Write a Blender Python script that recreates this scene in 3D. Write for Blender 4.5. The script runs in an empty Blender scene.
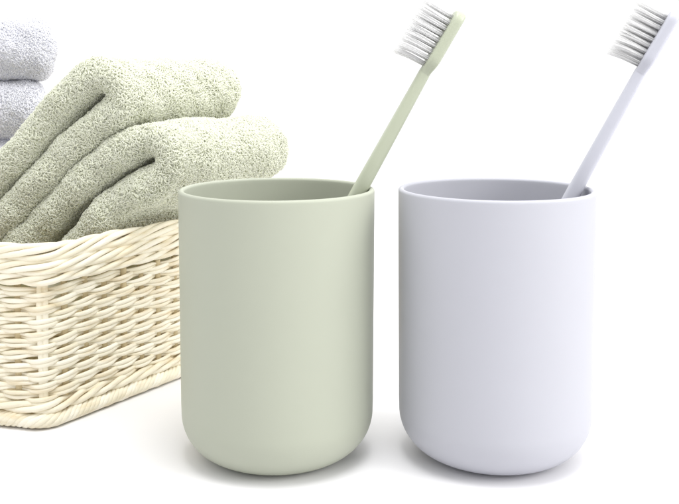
import bpy, math
import numpy as np
from mathutils import Vector

rng = np.random.default_rng(7)
MM = 0.001
scene = bpy.context.scene
COL = scene.collection

# ------------------------------------------------------------------ camera model (millimetres)
F, CX, CY0 = 960.0, 339.5, 252.0          # focal length / centre in photo pixels
H = 149.0                                  # camera height
PITCH = math.radians(3.0)
YPP = 72.0 + F * math.tan(PITCH)           # principal point row
def world_at(px, py, Y):
    """point of the photo at depth Y (mm)"""
    a = (px - CX) / F; b = (YPP - py) / F
    dx, dy, dz = a, math.cos(PITCH) + b * math.sin(PITCH), -math.sin(PITCH) + b * math.cos(PITCH)
    t = Y / dy
    return np.array([dx * t, Y, H + dz * t])
def world_on_plane(px, py, P0, n):
    a = (px - CX) / F; b = (YPP - py) / F
    d = np.array([a, math.cos(PITCH) + b * math.sin(PITCH), -math.sin(PITCH) + b * math.cos(PITCH)])
    o = np.array([0, 0, H])
    t = np.dot(np.array(P0) - o, n) / np.dot(d, n)
    return o + d * t

# ------------------------------------------------------------------ object helpers
def link_mesh(name, V, Fq, mat, parent=None, smooth=True, loc=None, tris=None):
    """V (n,3) in mm in world space; Fq (m,4) quads; tris (k,3)"""
    V = np.asarray(V, dtype=np.float64)
    if loc is not None: V = V - np.asarray(loc)
    me = bpy.data.meshes.new(name)
    Fq = np.asarray(Fq, dtype=np.int32).reshape(-1, 4)
    T = np.zeros((0, 3), np.int32) if tris is None else np.asarray(tris, np.int32).reshape(-1, 3)
    me.vertices.add(len(V)); me.vertices.foreach_set('co', (V * MM).astype(np.float32).ravel())
    nl = Fq.size + T.size
    me.loops.add(nl); me.loops.foreach_set('vertex_index', np.concatenate([Fq.ravel(), T.ravel()]))
    me.polygons.add(len(Fq) + len(T))
    ls = np.concatenate([np.arange(len(Fq)) * 4, Fq.size + np.arange(len(T)) * 3]).astype(np.int32)
    me.polygons.foreach_set('loop_start', ls)
    me.update(calc_edges=True)
    me.polygons.foreach_set('use_smooth', np.full(len(me.polygons), smooth))
    me.validate()
    me.materials.append(mat)
    o = bpy.data.objects.new(name, me); COL.objects.link(o)
    if loc is not None and parent is None: o.location = Vector(loc) * MM
    if parent is not None: o.parent = parent
    return o
def tag(o, label=None, cat=None, group=None, kind=None):
    if label: o['label'] = label
    if cat: o['category'] = cat
    if group: o['group'] = group
    if kind: o['kind'] = kind
    return o
def thing(name, loc, label, cat, group=None):
    o = bpy.data.objects.new(name, None); COL.objects.link(o)
    o.empty_display_size = 0.01
    o.location = Vector(loc) * MM
    return tag(o, label, cat, group)
class Bag:
    """collects pieces of one mesh"""
    def __init__(s): s.V = []; s.Q = []; s.T = []; s.n = 0
    def add(s, V, Q, T=None):
        s.V.append(V); s.Q.append(np.asarray(Q) + s.n)
        if T is not None and len(T): s.T.append(np.asarray(T) + s.n)
        s.n += len(V)
    def link(s, name, mat, parent=None, loc=None, smooth=True):
        return link_mesh(name, np.concatenate(s.V), np.concatenate(s.Q), mat, parent, smooth, loc,
                         np.concatenate(s.T) if s.T else None)
def grid_quads(n, m, close_n=False, close_m=True):
    i = np.arange(n if close_n else n - 1)[:, None]; j = np.arange(m if close_m else m - 1)[None, :]
    i2 = (i + 1) % n; j2 = (j + 1) % m
    return np.stack([i * m + j, i2 * m + j, i2 * m + j2, i * m + j2], -1).reshape(-1, 4)
def unit(v): return v / np.maximum(np.linalg.norm(v, axis=-1, keepdims=True), 1e-9)
def tube(P, A, ra, rb, k=8, closed=True, power=2.0):
    """sweep an ellipse along P (n,3); A (n,3) approx normal axis; ra along A, rb along the third axis"""
    n = len(P)
    T = unit(np.roll(P, -1, 0) - np.roll(P, 1, 0)) if closed else unit(np.gradient(P, axis=0))
    A = unit(A - (A * T).sum(-1, keepdims=True) * T); B = np.cross(T, A)
    th = np.arange(k) / k * 2 * np.pi
    c, s_ = np.cos(th), np.sin(th)
    c = np.sign(c) * np.abs(c) ** (2 / power); s_ = np.sign(s_) * np.abs(s_) ** (2 / power)
    ra = np.broadcast_to(ra, (n,)); rb = np.broadcast_to(rb, (n,))
    V = P[:, None] + A[:, None] * (ra[:, None] * c)[..., None] + B[:, None] * (rb[:, None] * s_)[..., None]
    V = V.reshape(-1, 3)
    Q = grid_quads(n, k, close_n=closed)
    Tn = None
    if not closed:
        V = np.concatenate([V, P[:1], P[-1:]])
        j = np.arange(k); j2 = (j + 1) % k
        Tn = np.concatenate([np.stack([j2 * 0 + n * k, j, j2], -1), np.stack([j * 0 + n * k + 1, (n - 1) * k + j2, (n - 1) * k + j], -1)])
    return V, Q, Tn
def smooth_noise(s, wave, amp, period=None):
    """sum of a few random sines along arclength (closed if a period is given)"""
    out = np.zeros_like(s)
    for _ in range(5):
        w = wave * rng.uniform(0.6, 1.8)
        fq = 1 / w if period is None else max(1, round(period / w)) / period
        out += np.sin(2 * np.pi * s * fq + rng.uniform(0, 6.28)) * amp * rng.uniform(0.3, 1)
    return out / 2.2
def catmull(P, per=12):
    P = np.asarray(P, float)
    Q = np.concatenate([[2 * P[0] - P[1]], P, [2 * P[-1] - P[-2]]])
    out = []
    for i in range(1, len(Q) - 2):
        t = np.linspace(0, 1, per, endpoint=False)[:, None]
        p0, p1, p2, p3 = Q[i - 1], Q[i], Q[i + 1], Q[i + 2]
        out.append(0.5 * (2 * p1 + (p2 - p0) * t + (2 * p0 - 5 * p1 + 4 * p2 - p3) * t ** 2 + (3 * p1 - p0 - 3 * p2 + p3) * t ** 3))
    out.append(P[-1:])
    return np.concatenate(out)
def resample(P, step, closed=False):
    Pc = np.concatenate([P, P[:1]]) if closed else P
    d = np.concatenate([[0], np.cumsum(np.linalg.norm(np.diff(Pc, axis=0), axis=1))])
    n = max(4, int(round(d[-1] / step)))
    t = np.linspace(0, d[-1], n, endpoint=not closed)
    return np.stack([np.interp(t, d, Pc[:, i]) for i in range(Pc.shape[1])], -1), t, d[-1]

# ------------------------------------------------------------------ materials
def new_mat(name):
    m = bpy.data.materials.new(name); m.use_nodes = True
    nt = m.node_tree; bs = nt.nodes['Principled BSDF']
    return m, nt, bs
def noise_bump(nt, bs, scale, strength, dist, detail=4):
    tc = nt.nodes.new('ShaderNodeTexCoord'); nz = nt.nodes.new('ShaderNodeTexNoise')
    nz.inputs['Scale'].default_value = scale; nz.inputs['Detail'].default_value = detail
    bp = nt.nodes.new('ShaderNodeBump'); bp.inputs['Strength'].default_value = strength; bp.inputs['Distance'].default_value = dist
    nt.links.new(tc.outputs['Object'], nz.inputs['Vector']); nt.links.new(nz.outputs['Fac'], bp.inputs['Height'])
    nt.links.new(bp.outputs['Normal'], bs.inputs['Normal'])
    return tc, nz
def ramp_mix(nt, fac, c1, c2):
    mx = nt.nodes.new('ShaderNodeMix'); mx.data_type = 'RGBA'
    mx.inputs[6].default_value = (*c1, 1); mx.inputs[7].default_value = (*c2, 1)
    nt.links.new(fac, mx.inputs[0]); return mx.outputs[2]
def plastic(name, c, rough=0.45, spec=0.35, sss=0.15):
    m, nt, bs = new_mat(name)
    tc, nz = noise_bump(nt, bs, 1800, 0.06, 0.0001)
    n2 = nt.nodes.new('ShaderNodeTexNoise'); n2.inputs['Scale'].default_value = 22; n2.inputs['Detail'].default_value = 3
    nt.links.new(tc.outputs['Object'], n2.inputs['Vector'])
    col = ramp_mix(nt, n2.outputs['Fac'], tuple(x * 0.975 for x in c), tuple(min(1, x * 1.025) for x in c))
    nt.links.new(col, bs.inputs['Base Color'])
    mr = nt.nodes.new('ShaderNodeMapRange'); mr.inputs['To Min'].default_value = rough - 0.04; mr.inputs['To Max'].default_value = rough + 0.05
    nt.links.new(n2.outputs['Fac'], mr.inputs['Value']); nt.links.new(mr.outputs['Result'], bs.inputs['Roughness'])
    bs.inputs['Specular IOR Level'].default_value = spec
    if sss:
        bs.inputs['Subsurface Weight'].default_value = sss
        bs.inputs['Subsurface Radius'].default_value = (1, 1, 1); bs.inputs['Subsurface Scale'].default_value = 0.002
    return m
def terry(name, c1, c2):
    m, nt, bs = new_mat(name)
    geo = nt.nodes.new('ShaderNodeNewGeometry')
    tc = nt.nodes.new('ShaderNodeTexCoord'); nz = nt.nodes.new('ShaderNodeTexNoise')
    nz.inputs['Scale'].default_value = 90; nt.links.new(tc.outputs['Object'], nz.inputs['Vector'])
    ad = nt.nodes.new('ShaderNodeMath'); ad.operation = 'MULTIPLY_ADD'; ad.inputs[1].default_value = 0.5
    nt.links.new(geo.outputs['Random Per Island'], ad.inputs[0]); 
    ml = nt.nodes.new('ShaderNodeMath'); ml.operation = 'MULTIPLY'; ml.inputs[1].default_value = 0.5
    nt.links.new(nz.outputs['Fac'], ml.inputs[0]); nt.links.new(ml.outputs[0], ad.inputs[2])
    nt.links.new(ramp_mix(nt, ad.outputs[0], c1, c2), bs.inputs['Base Color'])
    bs.inputs['Roughness'].default_value = 0.95; bs.inputs['Specular IOR Level'].default_value = 0.1
    bs.inputs['Sheen Weight'].default_value = 0.2; bs.inputs['Sheen Roughness'].default_value = 0.5
    tr = nt.nodes.new('ShaderNodeBsdfTranslucent'); mxs = nt.nodes.new('ShaderNodeMixShader'); mxs.inputs[0].default_value = 0.55
    nt.links.new(bs.inputs['Base Color'].links[0].from_socket, tr.inputs['Color'])
    nt.links.new(bs.outputs[0], mxs.inputs[1]); nt.links.new(tr.outputs[0], mxs.inputs[2])
    nt.links.new(mxs.outputs[0], nt.nodes['Material Output'].inputs['Surface'])
    return m
def cane(name, c1, c2, c3):
    m, nt, bs = new_mat(name)
    geo = nt.nodes.new('ShaderNodeNewGeometry')
    tc, nz = noise_bump(nt, bs, 900, 0.25, 0.0004)
    n2 = nt.nodes.new('ShaderNodeTexNoise'); n2.inputs['Scale'].default_value = 60; n2.inputs['Detail'].default_value = 5
    mp = nt.nodes.new('ShaderNodeMapping'); mp.inputs['Scale'].default_value = (1, 1, 5)
    nt.links.new(tc.outputs['Object'], mp.inputs['Vector']); nt.links.new(mp.outputs['Vector'], n2.inputs['Vector'])
    a = ramp_mix(nt, geo.outputs['Random Per Island'], c1, c2)
    mr = nt.nodes.new('ShaderNodeMapRange'); mr.inputs['From Min'].default_value = 0.5; mr.inputs['From Max'].default_value = 0.78
    nt.links.new(n2.outputs['Fac'], mr.inputs['Value'])
    mx = nt.nodes.new('ShaderNodeMix'); mx.data_type = 'RGBA'; mx.inputs[7].default_value = (*c3, 1)
    nt.links.new(mr.outputs['Result'], mx.inputs[0]); nt.links.new(a, mx.inputs[6])
    nt.links.new(mx.outputs[2], bs.inputs['Base Color'])
    bs.inputs['Roughness'].default_value = 0.5; bs.inputs['Specular IOR Level'].default_value = 0.35
    return m

M_GREEN = plastic('green_plastic', (0.40, 0.42, 0.345), 0.46, 0.25)
M_LAV = plastic('lavender_plastic', (0.462, 0.466, 0.51), 0.48, 0.22)
M_GREEN_B = plastic('green_brush_plastic', (0.43, 0.46, 0.355), 0.33, 0.45, 0.3)
M_LAV_B = plastic('lavender_brush_plastic', (0.48, 0.485, 0.54), 0.33, 0.45, 0.3)
M_TG = terry('green_terry', (0.92, 0.932, 0.83), (0.98, 0.985, 0.925))
M_TL = terry('lavender_terry', (0.955, 0.96, 0.99), (0.985, 0.985, 1.0))
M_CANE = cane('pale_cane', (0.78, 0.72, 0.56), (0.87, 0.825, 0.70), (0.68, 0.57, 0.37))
M_CANE_SHADE = cane('shaded_inner_cane', (0.56, 0.46, 0.28), (0.66, 0.56, 0.36), (0.5, 0.4, 0.22))  # cane colour darkened: shade painted in so weave gaps read as dark slits

m, nt, bs = new_mat('white_nylon'); M_BR = m
bs.inputs['Base Color'].default_value = (0.93, 0.93, 0.93, 1); bs.inputs['Roughness'].default_value = 0.35
tr = nt.nodes.new('ShaderNodeBsdfTranslucent'); tr.inputs['Color'].default_value = (0.95, 0.95, 0.95, 1)
geo = nt.nodes.new('ShaderNodeNewGeometry')
nt.links.new(ramp_mix(nt, geo.outputs['Random Per Island'], (0.97, 0.97, 0.97), (0.99, 0.99, 0.99)), bs.inputs['Base Color'])
mxs = nt.nodes.new('ShaderNodeMixShader'); mxs.inputs[0].default_value = 0.7
nt.links.new(bs.outputs[0], mxs.inputs[1]); nt.links.new(tr.outputs[0], mxs.inputs[2])
tp = nt.nodes.new('ShaderNodeBsdfTransparent'); mx2 = nt.nodes.new('ShaderNodeMixShader'); mx2.inputs[0].default_value = 0.2
nt.links.new(mxs.outputs[0], mx2.inputs[1]); nt.links.new(tp.outputs[0], mx2.inputs[2])
nt.links.new(mx2.outputs[0], nt.nodes['Material Output'].inputs['Surface'])

m, nt, bs = new_mat('white_table'); M_TABLE = m
tc, nz = noise_bump(nt, bs, 400, 0.05, 0.0002)
n2 = nt.nodes.new('ShaderNodeTexNoise'); n2.inputs['Scale'].default_value = 3
nt.links.new(tc.outputs['Object'], n2.inputs['Vector'])
nt.links.new(ramp_mix(nt, n2.outputs['Fac'], (0.80, 0.795, 0.81), (0.815, 0.81, 0.825)), bs.inputs['Base Color'])
bs.inputs['Roughness'].default_value = 0.45; bs.inputs['Specular IOR Level'].default_value = 0.25

# ------------------------------------------------------------------ table
g = 6000.0
n = 40
lin = np.linspace(-g, g, n)
Vx, Vy = np.meshgrid(lin, lin, indexing='ij')
tv = np.stack([Vx.ravel(), Vy.ravel(), np.zeros(n * n)], -1)
tq = grid_quads(n, n, False, False)
t = link_mesh('table', tv, tq, M_TABLE, smooth=False)
tag(t, kind='structure')

# ------------------------------------------------------------------ cups
CUP_Y = 371.0
def lathe(profile, c, k=128):
    pr = np.asarray(profile, float); n = len(pr)
    th = np.arange(k) / k * 2 * np.pi
    V = np.stack([c[0] + pr[:, 0:1] * np.cos(th), c[1] + pr[:, 0:1] * np.sin(th), c[2] + np.repeat(pr[:, 1:2], k, 1)], -1).reshape(-1, 3)
    return V, grid_quads(n, k)
RT, RB, HC, RC, TH = 37.9, 37.3, 104.0, 17.6, 2.2
def arc(cx, cz, r, a0, a1, n):
    a = np.radians(np.linspace(a0, a1, n)); return np.stack([cx + r * np.cos(a), cz + r * np.sin(a)], -1)
def wall_r(z): return RB + (RT - RB) * (z / HC)
def make_cup(px, mat, label):
    x = (px - CX) / F * (CUP_Y + 2)
    c = (x, CUP_Y, 0)
    outer = np.concatenate([
        [[0.01, 1.2], [RB - RC - 3.2, 1.2], [RB - RC - 2.2, 0.2]],
        arc(RB - RC, RC, RC, -90, 0, 28)[0:],
        [[wall_r(z), z] for z in np.linspace(RC + 4, HC - 2.2, 14)],
        arc(RT - TH / 2, HC - TH / 2, TH / 2, 0, 180, 13)])
    inner = np.concatenate([
        [[wall_r(z) - TH, z] for z in np.linspace(HC - 2.2, RC + 4, 14)],
        arc(RB - RC, RC, RC - TH, 0, -90, 24),
        [[8, TH], [0.01, TH]]])
    V, Q = lathe(np.concatenate([outer, inner]), c)
    o = link_mesh('cup', V, Q, mat, loc=c)
    tag(o, label, 'cup', 'plastic toothbrush cups side by side')
    return x
x1 = make_cup(277, M_GREEN, 'matte sage green plastic cup with a green toothbrush standing in it')
x2 = make_cup(496, M_LAV, 'matte pale lavender plastic cup with a lavender toothbrush standing in it')

# ------------------------------------------------------------------ toothbrushes
def make_brush(dx, roll, mat, name, label, dpx=(0, 0)):
    # centre line in photo pixels of the green brush, shifted by dx mm for the other
    def W(px, py): 
        p = world_at(px, py, CUP_Y + 1.5); return p
    a = W(358.5 + dpx[0], 192 + dpx[1]); b = W(425.0 + dpx[0], 72 + dpx[1]); tip = W(460.8 + dpx[0], 11.5 + dpx[1])
    for p in (a, b, tip): p[0] += dx
    ax = unit(b - a)                                     # along the handle, upward
    low = a - ax * (a[2] - 7.5) / ax[2]
    root = thing(name, low, label, 'toothbrush', 'toothbrushes standing in the cups')
    nrm = unit(np.cross(np.array([0, 1, 0.]), ax))       # towards image right-down or left-up
    if nrm[0] > 0: nrm = -nrm                            # bristle side: up-left
    side = unit(np.cross(ax, nrm))
    cr, sr = math.cos(roll), math.sin(roll)
    N = nrm * cr + side * sr; S = -nrm * sr + side * cr
    L1 = np.linalg.norm(b - low)
    u = np.linspace(0, 1, 60)
    # half thickness (N) and half width (S) along the handle
    zt = u * (L1 + 3.0)
    top = L1
    hn = np.interp(zt, [0, 4, 60, top - 53, top - 20, top - 4, top, top + 3], [2.3, 3.0, 3.1, 2.9, 2.5, 2.3, 2.3, 1.8])
    hs = np.interp(zt, [0, 4, 60, top - 53, top - 20, top - 4, top, top + 3], [3.0, 3.8, 4.2, 3.5, 2.9, 2.5, 2.6, 2.0])
    endr = np.sqrt(np.clip(1 - ((4 - zt).clip(0) / 4.01) ** 2, 0.02, 1))
    P = low + ax * zt[:, None]
    V, Q, T = tube(P, np.tile(N, (60, 1)), hn * endr, hs * endr, 32, False, 3.2)
    h = link_mesh('handle', V - low, Q, mat, root, tris=T)
    # head: rounded slab
    Lh = np.linalg.norm(tip - b)
    axh = unit(tip - b)
    Nh = unit(N - np.dot(N, axh) * axh)
    zt = np.concatenate([np.linspace(-2, 3, 8), np.linspace(4, Lh - 5, 16), Lh - 5 + 5 * np.sin(np.linspace(0.1, 1, 12) * np.pi / 2)])
    sm = np.clip((zt + 2) / 8, 0, 1); sm = sm * sm * (3 - 2 * sm)
    wn = 1.95 + 0.55 * sm - 0.25 * np.clip((zt - 6) / Lh, 0, 1)
    ws = 2.3 + 3.2 * sm
    e = np.sqrt(np.clip(1 - ((zt - (Lh - 5)).clip(0) / 5.0) ** 2, 0.0, 1)).clip(0.06)
    e2 = np.sqrt(np.clip(1 - ((zt - (Lh - 1.6)).clip(0) / 1.62) ** 2, 0.0, 1)).clip(0.06)
    wn = wn * e2; ws = ws * e ** 0.8
    P = b + axh * zt[:, None] - Nh * (0.3 * sm)[:, None]
    V, Q, T = tube(P, np.tile(Nh, (len(zt), 1)), wn, ws, 32, False, 4.0)
    head = link_mesh('head', V - low, Q, mat, root, tris=T)
    Sh = unit(np.cross(axh, Nh))
    rows = 9
    for r in range(rows):
        zr = 2.6 + r * (Lh - 6.4) / (rows - 1)
        cols = (-1, 0, 1) if r not in (0, rows - 1) else (-0.6, 0.6)
        for cidx in cols:
            cen = b + axh * zr + Nh * 1.9 + Sh * cidx * 3.0
            B = Bag()
            nf = 32
            rad = 0.80 * np.sqrt(rng.uniform(0, 1, nf)); an = rng.uniform(0, 6.28, nf)
            for q in range(nf):
                off = axh * rad[q] * math.cos(an[q]) + Sh * rad[q] * math.sin(an[q])
                ln = 12.8 + rng.uniform(-0.7, 0.35) + (0.5 if r in (0, rows - 1) else 0)
                lean = axh * ((r - 4) * 0.014 - 0.03 + rng.normal(0, 0.012) + 0.05 * off.dot(axh)) + Sh * rng.normal(0, 0.02) 
                base = cen + off
                tt = np.array([0, 0.5, 0.85, 1.0])[:, None]
                Pp = base + (Nh + lean * tt) * tt * ln
                fr = np.array([0.15, 0.145, 0.11, 0.04])
                Vb, Qb, Tb = tube(Pp, np.tile(axh, (4, 1)), fr, fr, 5, False)
                B.add(Vb - low, Qb, Tb)
            B.link('bristle_tuft', M_BR, head)
    return root
make_brush(0, math.radians(4), M_GREEN_B, 'toothbrush', 'sage green toothbrush with white bristles leaning right in the green cup')
make_brush(0, math.radians(-13), M_LAV_B, 'toothbrush', 'pale lavender toothbrush with white bristles leaning right in the lavender cup', dpx=(215.0, 0.5))

# ------------------------------------------------------------------ basket
C0 = np.array([-123.0, 393.5])
WD = unit(np.array([0.54, 0.84])); LD = unit(np.array([-0.955, 0.27]))
LW, LL = 205.0, 285.0
poly = [C0, C0 + WD * LW, C0 + WD * LW + LD * LL, C0 + LD * LL]
def rounded_poly(poly, r, n=10):
    out = []
    for i in range(4):
        p = poly[i]; a = unit(poly[i - 1] - p); b = unit(poly[(i + 1) % 4] - p)
        h = math.acos(np.clip(a.dot(b), -1, 1)) / 2
        d = r / math.tan(h)
        c = p + unit(a + b) * r / math.sin(h)
        s = p + a * d - c; e = p + b * d - c
        a0 = math.atan2(s[1], s[0]); a1 = math.atan2(e[1], e[0])
        da = (a1 - a0 + math.pi) % (2 * math.pi) - math.pi
        for k in range(n + 1):
            ang = a0 + da * k / n; out.append(c + r * np.array([math.cos(ang), math.sin(ang)]))
    return np.array(out)
base_path, S, PER = resample(rounded_poly(poly, 7.0), 1.1, closed=True)
tan2 = unit(np.roll(base_path, -1, 0) - np.roll(base_path, 1, 0))
nor2 = np.stack([tan2[:, 1], -tan2[:, 0]], -1)           # outward?
cen2 = base_path.mean(0)
if ((base_path - cen2) * nor2).sum(-1).mean() < 0: nor2 = -nor2
def ring(off, z):
    """closed 3D path: off outward and height z, arrays over S"""
    p = base_path + nor2 * off[:, None]
    return np.concatenate([p, z[:, None]], 1)
NORM3 = np.concatenate([nor2, np.zeros((len(S), 1))], 1)
NST = int(round(PER / 11.6 / 2)) * 2
SP = PER / NST
basket = thing('basket', (cen2[0], cen2[1], 0), 'pale cream wicker basket with braided rim holding the folded towels', 'basket')
bl = np.array([cen2[0], cen2[1], 0])
ZERO = np.zeros_like(S)
bag = Bag()
z = 11.5; row = 0
sh = rng.uniform(0, SP)
while z < 61:
    jit = smooth_noise(S, 60, 0.22, PER) + rng.normal(0, 0.08)
    off = 1.25 * np.cos(np.pi * (S - sh) / SP + math.pi * row + jit)
    off = np.sign(off) * np.abs(off / 1.25) ** 0.9 * 1.25
    press = 0.42 * np.cos(np.pi * (S - sh) / SP + math.pi * row)          # swells to the front
    zc = z + smooth_noise(S, 45, 0.42, PER) + rng.normal(0, 0.12)
    for sgn in (-1, 1):
        zz = zc + sgn * (0.78 + 0.45 * press * 1.0 + 0.14 * smooth_noise(S, 20, 1, PER)) + 0.36 * np.sin(np.pi * (S - sh) / SP + math.pi * row)
        o2 = off + smooth_noise(S, 30, 0.25, PER) + sgn * 0.1
        rz = 0.9 + 0.11 * smooth_noise(S, 35, 1, PER) + press * 0.36
        V, Q, T = tube(ring(o2, zz), NORM3, 0.72, rz, 8)
        bag.add(V - bl, Q)
    z += 2.75; row += 1
bag.link('woven_side', M_CANE, basket)
# stakes
bag = Bag()
for k in range(NST):
    s = (sh + k * SP) % PER
    i = int(round(s / PER * len(S))) % len(S)
    zz = np.linspace(2, 70, 12)
    p = np.concatenate([np.repeat(base_path[i:i + 1], 12, 0), zz[:, None]], 1)
    p[:, 0] += rng.normal(0, 0.25); p[:, 1] += rng.normal(0, 0.25); p[:, :2] -= nor2[i] * 0.7
    V, Q, T = tube(p, np.repeat(NORM3[i:i + 1], 12, 0), 1.0, 1.7, 8, False)
    bag.add(V - bl, Q, T)
bag.link('stakes', M_CANE_SHADE, basket)
# corner posts (three canes each)
for cpt in range(4):
    i = int(np.argmin(np.linalg.norm(base_path - (poly[cpt] + unit(cen2 - poly[cpt]) * 2.5), axis=1)))
    bag = Bag()
    for d in (-0.36, 0.36):
        zz = np.linspace(4, 63, 24)
        q = base_path[i] + tan2[i] * d * 2.2 + nor2[i] * 0.1
        p = np.concatenate([np.repeat(q[None], 24, 0), zz[:, None]], 1)
        p[:, :2] += tan2[i] * smooth_noise(zz, 50, 0.3)[:, None]
        V, Q, T = tube(p, np.repeat(NORM3[i:i + 1], 24, 0), 1.1, 1.45, 10, False)
        bag.add(V - bl, Q, T)
    bag.link('corner_post', M_CANE, basket)
# braided rim: ropes of long sweeping canes
def rope(bag, zc, out, az, ao, L, strands, r, phase=0, direction=1, jitter=0.5, flat=1.15):
    turns = max(1, round(PER / L))
    w = smooth_noise(S, 60, 0.18, PER)
    for k in range(strands):
        ph = 2 * np.pi * (turns * S / PER * direction + k / strands) + phase + w
        zz = zc + az * np.sin(ph) + smooth_noise(S, 40, jitter, PER)
        oo = out + ao * np.cos(ph) + smooth_noise(S, 40, 0.2, PER)
        rr = r * (1 + 0.07 * smooth_noise(S, 30, 1, PER))
        V, Q, T = tube(ring(oo, zz), NORM3, rr, rr * flat, 10)
        bag.add(V - bl, Q)
bag = Bag()
rope(bag, 74.0, 0.8, 2.8, 2.0, 80, 6, 1.18, 0.4, 1, 0.55)
rope(bag, 68.2, 1.5, 2.4, 1.8, 62, 5, 1.1, 1.1, 1, 0.45)
rope(bag, 63.2, 1.3, 1.5, 1.5, 42, 3, 1.1, 0.3, 1, 0.3)
bag.link('rim', M_CANE, basket)
bag = Bag()
rope(bag, 9.0, 0.9, 1.5, 1.5, 3.4 * SP, 3, 1.15, 0.0, 1, 0.3)
rope(bag, 3.6, 1.5, 1.9, 1.7, 17, 6, 1.15, 0.9, 1, 0.15)
bag.link('base_border', M_CANE, basket)
# floor of the basket: canes side by side
bag = Bag()
for k in range(60):
    tt = 4 + k * (LL - 8) / 59
    p0 = C0 + LD * tt + WD * 3; p1 = C0 + LD * tt + WD * (LW - 3)
    p = np.linspace(0, 1, 20)[:, None] * (p1 - p0) + p0
    zz = 3.5 + 0.8 * np.cos(np.arange(20) * math.pi + k * math.pi)
    P = np.concatenate([p, zz[:, None]], 1)
    V, Q, T = tube(P, np.tile([0, 0, 1.0], (20, 1)), 1.3, 2.4, 8, False)
    bag.add(V - bl, Q, T)
bag.link('basket_floor', M_CANE_SHADE, basket)

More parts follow.
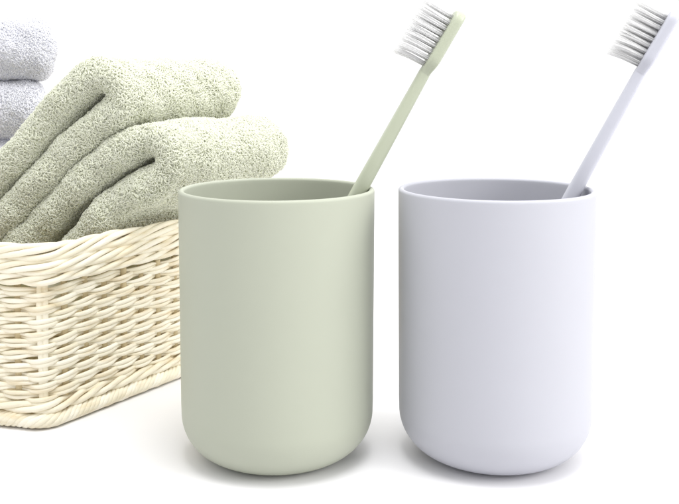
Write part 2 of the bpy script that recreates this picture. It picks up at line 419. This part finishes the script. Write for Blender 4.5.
# ------------------------------------------------------------------ towels
W3 = np.array([WD[0], WD[1], 0.0])
def lumps(V, seed, amp, scale):
    r = np.random.default_rng(seed); out = np.zeros(len(V))
    for _ in range(9):
        k = unit(r.normal(size=3)) * 2 * np.pi / (scale * r.uniform(0.5, 1.8))
        out += np.sin(V @ k + r.uniform(0, 6.28)) * r.uniform(0.4, 1)
    return out / 3 * amp
def make_towel(path3, wdir, L, thick, mat, name, label, cat, group, seed, density, zmin, nside=None, loop=1.0, keep=None):
    """a thick folded cloth: rounded slab section swept along path3 (n,3); extends L along wdir"""
    r = np.random.default_rng(seed)
    P, s, tot = resample(catmull(path3, 16), 1.6)
    T = unit(np.gradient(P, axis=0))
    N = unit(np.cross(T, wdir))
    n = len(P)
    # section: rounded slab in (N, wdir)
    h = thick / 2
    nb = int(L / 2.2)
    arcn = 10
    rc = h * 0.98
    a = np.linspace(-np.pi / 2, np.pi / 2, arcn)
    sec = np.concatenate([
        np.stack([np.full(nb, h), np.linspace(rc, L - rc, nb)], -1),
        np.stack([h * np.cos(np.linspace(0, np.pi, arcn + 2)[1:-1]), L - rc + rc * np.sin(np.linspace(0, np.pi, arcn + 2)[1:-1])], -1),
        np.stack([np.full(nb, -h), np.linspace(L - rc, rc, nb)], -1),
        np.stack([-h * np.cos(np.linspace(0, np.pi, arcn + 2)[1:-1]), rc - rc * np.sin(np.linspace(0, np.pi, arcn + 2)[1:-1])], -1)])
    k = len(sec)
    # shrink towards the ends of the path
    e = np.minimum(s, tot - s)
    shr = np.sqrt(np.clip(1 - ((h - e).clip(0) / h) ** 2, 0.02, 1))
    V = P[:, None] + N[:, None] * (sec[None, :, 0] * shr[:, None])[..., None] + wdir * (L / 2 + (sec[None, :, 1] - L / 2) * (1 - (1 - shr[:, None]) * h / L))[..., None]
    V = V.reshape(-1, 3)
    Q = grid_quads(n, k)
    # vertex normals from grid
    def normals(V):
        G = V.reshape(n, k, 3)
        du = np.gradient(G, axis=0); dv = np.roll(G, -1, 1) - np.roll(G, 1, 1)
        nn = unit(np.cross(dv, du)); return nn.reshape(-1, 3)
    nn = normals(V)
    c = (V.reshape(n, k, 3) - P[:, None] - wdir * L / 2)
    if (nn.reshape(n, k, 3) * c).sum(-1).mean() < 0: nn = -nn
    sgn = 1
    V = V + nn * lumps(V, seed, 0.9, 22)[:, None] + nn * lumps(V, seed + 50, 0.35, 8)[:, None]
    # loops
    A = V[Q]
    e1 = A[:, 1] - A[:, 0]; e2 = A[:, 3] - A[:, 0]
    fn = np.cross(e1, e2); area = np.linalg.norm(fn, axis=1); fn = unit(fn)
    if (fn * nn[Q[:, 0]]).sum(-1).mean() < 0: fn = -fn
    ok = A[:, :, 2].mean(1) > zmin
    if keep is not None: ok &= keep(A.mean(1), fn)
    pr = area * ok
    cnt = int(pr.sum() * density)
    idx = r.choice(len(Q), cnt, p=pr / pr.sum())
    uu, vv = r.uniform(0, 1, (2, cnt, 1))
    A = A[idx]; nrm = fn[idx]
    O = (A[:, 0] * (1 - uu) * (1 - vv) + A[:, 1] * uu * (1 - vv) + A[:, 2] * uu * vv + A[:, 3] * (1 - uu) * vv)
    # two tangents
    comb = np.stack([lumps(O, seed + 70 + i, 1.0, 9) for i in range(3)], -1)
    t1 = unit(np.cross(nrm, r.normal(size=(cnt, 3)) * 0.8 + comb)); t2 = np.cross(nrm, t1)
    # coherent lean of the pile
    lean = np.stack([lumps(O, seed + 9 + i, 0.8, 14) for i in range(3)], -1)
    hgt = (1.0 * r.uniform(0.6, 1.35, (cnt, 1))) * loop; span = 0.8 * r.uniform(0.6, 1.4, (cnt, 1)) * loop
    m = 6
    ang = np.linspace(-0.15, np.pi + 0.15, m)
    crv = np.sin(ang) ; crx = np.cos(ang)
    up = unit(nrm + 0.85 * lean + 0.35 * r.normal(size=(cnt, 3)) * 0.8)
    PT = O[:, None] + t1[:, None] * (crx[None, :, None] * span[:, None]) + up[:, None] * (crv[None, :, None] * hgt[:, None]) \
        + t2[:, None] * (np.sin(ang * 1.5)[None, :, None] * 0.35 * r.normal(size=(cnt, 1, 1)))
    TT = unit(np.gradient(PT, axis=1))
    B1 = unit(np.cross(TT, t2[:, None] + 0.3 * nrm[:, None])); B2 = np.cross(TT, B1)
    rad = 0.25 * loop
    kk = 4
    th = np.arange(kk) / kk * 2 * np.pi
    LV = PT[:, :, None] + rad * (B1[:, :, None] * np.cos(th)[None, None, :, None] + B2[:, :, None] * np.sin(th)[None, None, :, None])
    LV = LV.reshape(-1, 3)
    q = grid_quads(m, kk)
    LQ = (q[None] + (np.arange(cnt) * m * kk)[:, None, None]).reshape(-1, 4)
    loc = P.mean(0) + wdir * L / 2; loc[2] = V[:, 2].min()
    VV = np.concatenate([V, LV]); QQ = np.concatenate([Q, LQ + len(V)])
    # caps
    capa = np.arange(k)[::-1]; 
    VV = np.concatenate([VV, (P[0] + wdir * L / 2)[None], (P[-1] + wdir * L / 2)[None]])
    ia = len(VV) - 2; ib = len(VV) - 1
    j = np.arange(k); j2 = (j + 1) % k
    tri = np.concatenate([np.stack([np.full(k, ia), j2, j], -1), np.stack([np.full(k, ib), (n - 1) * k + j, (n - 1) * k + j2], -1)])
    o = link_mesh(name, VV, QQ, mat, loc=loc, tris=tri)
    tag(o, label, cat, group)
    return o
E_U = np.array([-LD[0], -LD[1], 0.0])
setback = 42.0
P0 = np.array([*(C0 + WD * setback), 0.0])
pn = unit(np.cross(E_U, np.array([0, 0, 1.0])))
def onp(pts): return [world_on_plane(x, y, P0, pn) for x, y in pts]
t1_path = onp([(-150, 325), (-75, 243), (0, 164), (38, 118), (66, 89), (86, 76), (105, 80), (112, 97), (103, 113), (80, 132), (40, 172), (0, 216), (-70, 290), (-120, 345)])
t2_path = onp([(-70, 335), (-10, 268), (25, 232), (62, 194), (98, 162), (124, 145), (146, 142), (160, 153), (158, 171), (140, 185), (104, 207), (76, 240), (52, 272), (25, 310)])
TGRP = 'folded green towels in the basket'
kg = lambda c, f: np.ones(len(c), bool)
make_towel(t1_path, W3, 86.0, 14.2, M_TG, 'folded_towel', 'upper sage green terry towel folded on top, beside the lavender towels', 'towel', TGRP, 11, 2.5, 62)
make_towel(t2_path, W3, 90.0, 14.6, M_TG, 'folded_towel', 'lower sage green terry towel folded against the basket rim behind the green cup', 'towel', TGRP, 12, 2.5, 62)
# lavender towels: horizontal pads stacked at the back left of the basket
LGRP = 'lavender towels stacked in the basket'
labs = ['topmost pale lavender terry towel at the upper left corner', 'second pale lavender terry towel just below the topmost one',
        'third pale lavender towel down the stack behind the green towels', 'fourth pale lavender towel down the stack behind the green towels',
        'bottom pale lavender towel of the stack on the basket floor']
xd = unit(np.array([-1.0, 0.10, 0.0]))
for i in range(5):
    zt = 179.5 - i * 35.0
    xr = [57, 47, 50, 48, 50][i]
    right = world_at(xr, 80, 545.0)
    hh = 8.6
    y0 = 545.0
    x0 = right[0] 
    def pt(dy, z): return np.array([x0 - 0.42 * dy, y0 + dy, z])
    path = [pt(88, zt - hh), pt(40, zt - hh), pt(18, zt - hh), pt(10, zt - 11.5), pt(7.5, zt - 17.5), pt(10, zt - 24), pt(18, zt - 35 + hh), pt(40, zt - 35 + hh), pt(88, zt - 35 + hh)]
    make_towel(path, xd, 120.0, 16.6, M_TL, 'folded_towel', labs[i], 'towel', LGRP, 31 + i, 2.2 if i < 2 else 0.4, 0, loop=0.9,
               keep=(lambda c, f: (c[:, 0] > x0 - 60)))

# ------------------------------------------------------------------ light
world = bpy.data.worlds.new('World'); scene.world = world; world.use_nodes = True
nt = world.node_tree; bg = nt.nodes['Background']
tc = nt.nodes.new('ShaderNodeTexCoord'); sep = nt.nodes.new('ShaderNodeSeparateXYZ')
nt.links.new(tc.outputs['Generated'], sep.inputs[0])
# white studio: bright backdrop (+Y) and right side, dimmer room to the left and behind the camera
dot = nt.nodes.new('ShaderNodeVectorMath'); dot.operation = 'DOT_PRODUCT'
d = Vector((0.15, 1.0, 0.0)).normalized(); dot.inputs[1].default_value = d
nt.links.new(tc.outputs['Generated'], dot.inputs[0])
mr = nt.nodes.new('ShaderNodeMapRange'); mr.interpolation_type = 'SMOOTHSTEP'
mr.inputs['From Min'].default_value = -0.7; mr.inputs['From Max'].default_value = 0.75
mr.inputs['To Min'].default_value = 0.8; mr.inputs['To Max'].default_value = 1.18
nt.links.new(dot.outputs['Value'], mr.inputs['Value'])
m2 = nt.nodes.new('ShaderNodeMapRange'); m2.interpolation_type = 'SMOOTHSTEP'      # overhead boost added to whiten the table
m2.inputs['From Min'].default_value = 0.35; m2.inputs['From Max'].default_value = 0.9
m2.inputs['To Min'].default_value = 0.0; m2.inputs['To Max'].default_value = 0.6
nt.links.new(sep.outputs['Z'], m2.inputs['Value'])
sm = nt.nodes.new('ShaderNodeMath'); sm.operation = 'ADD'
nt.links.new(mr.outputs['Result'], sm.inputs[0]); nt.links.new(m2.outputs['Result'], sm.inputs[1])
nt.links.new(sm.outputs[0], bg.inputs['Strength'])
bg.inputs['Color'].default_value = (1, 1, 1, 1)
def area(name, loc, target, size, power, color=(1, 1, 1)):
    l = bpy.data.lights.new(name, 'AREA'); l.shape = 'RECTANGLE'; l.size, l.size_y = size; l.energy = power; l.color = color
    o = bpy.data.objects.new(name, l); COL.objects.link(o)
    o.location = Vector(loc); o.rotation_euler = (Vector(target) - Vector(loc)).to_track_quat('-Z', 'Y').to_euler()
    return o
area('softbox', (1.6, -0.2, 0.85), (-0.02, 0.42, 0.06), (1.0, 1.0), 22, (1.0, 0.99, 0.97))
area('added_towel_fill', (0.05, 0.22, 0.80), (-0.09, 0.47, 0.10), (0.35, 0.35), 3.6)  # added lamp, lifts the towels and basket more than the cups

# ------------------------------------------------------------------ camera
cam = bpy.data.cameras.new('camera'); co = bpy.data.objects.new('camera', cam); COL.objects.link(co)
co.location = (0, 0, H * MM); co.rotation_euler = (math.pi / 2 - PITCH, 0, 0)
cam.sensor_fit = 'HORIZONTAL'; cam.sensor_width = 36; cam.lens = F / 679 * 36
cam.shift_y = -(CY0 - YPP) / 679; cam.clip_start = 0.01; cam.clip_end = 50
scene.camera = co
scene.view_settings.view_transform = 'Standard'; scene.view_settings.look = 'None'
scene.view_settings.exposure = 0; scene.view_settings.gamma = 1
scene.cycles.max_bounces = 20; scene.cycles.diffuse_bounces = 16
scene.cycles.transparent_max_bounces = 64
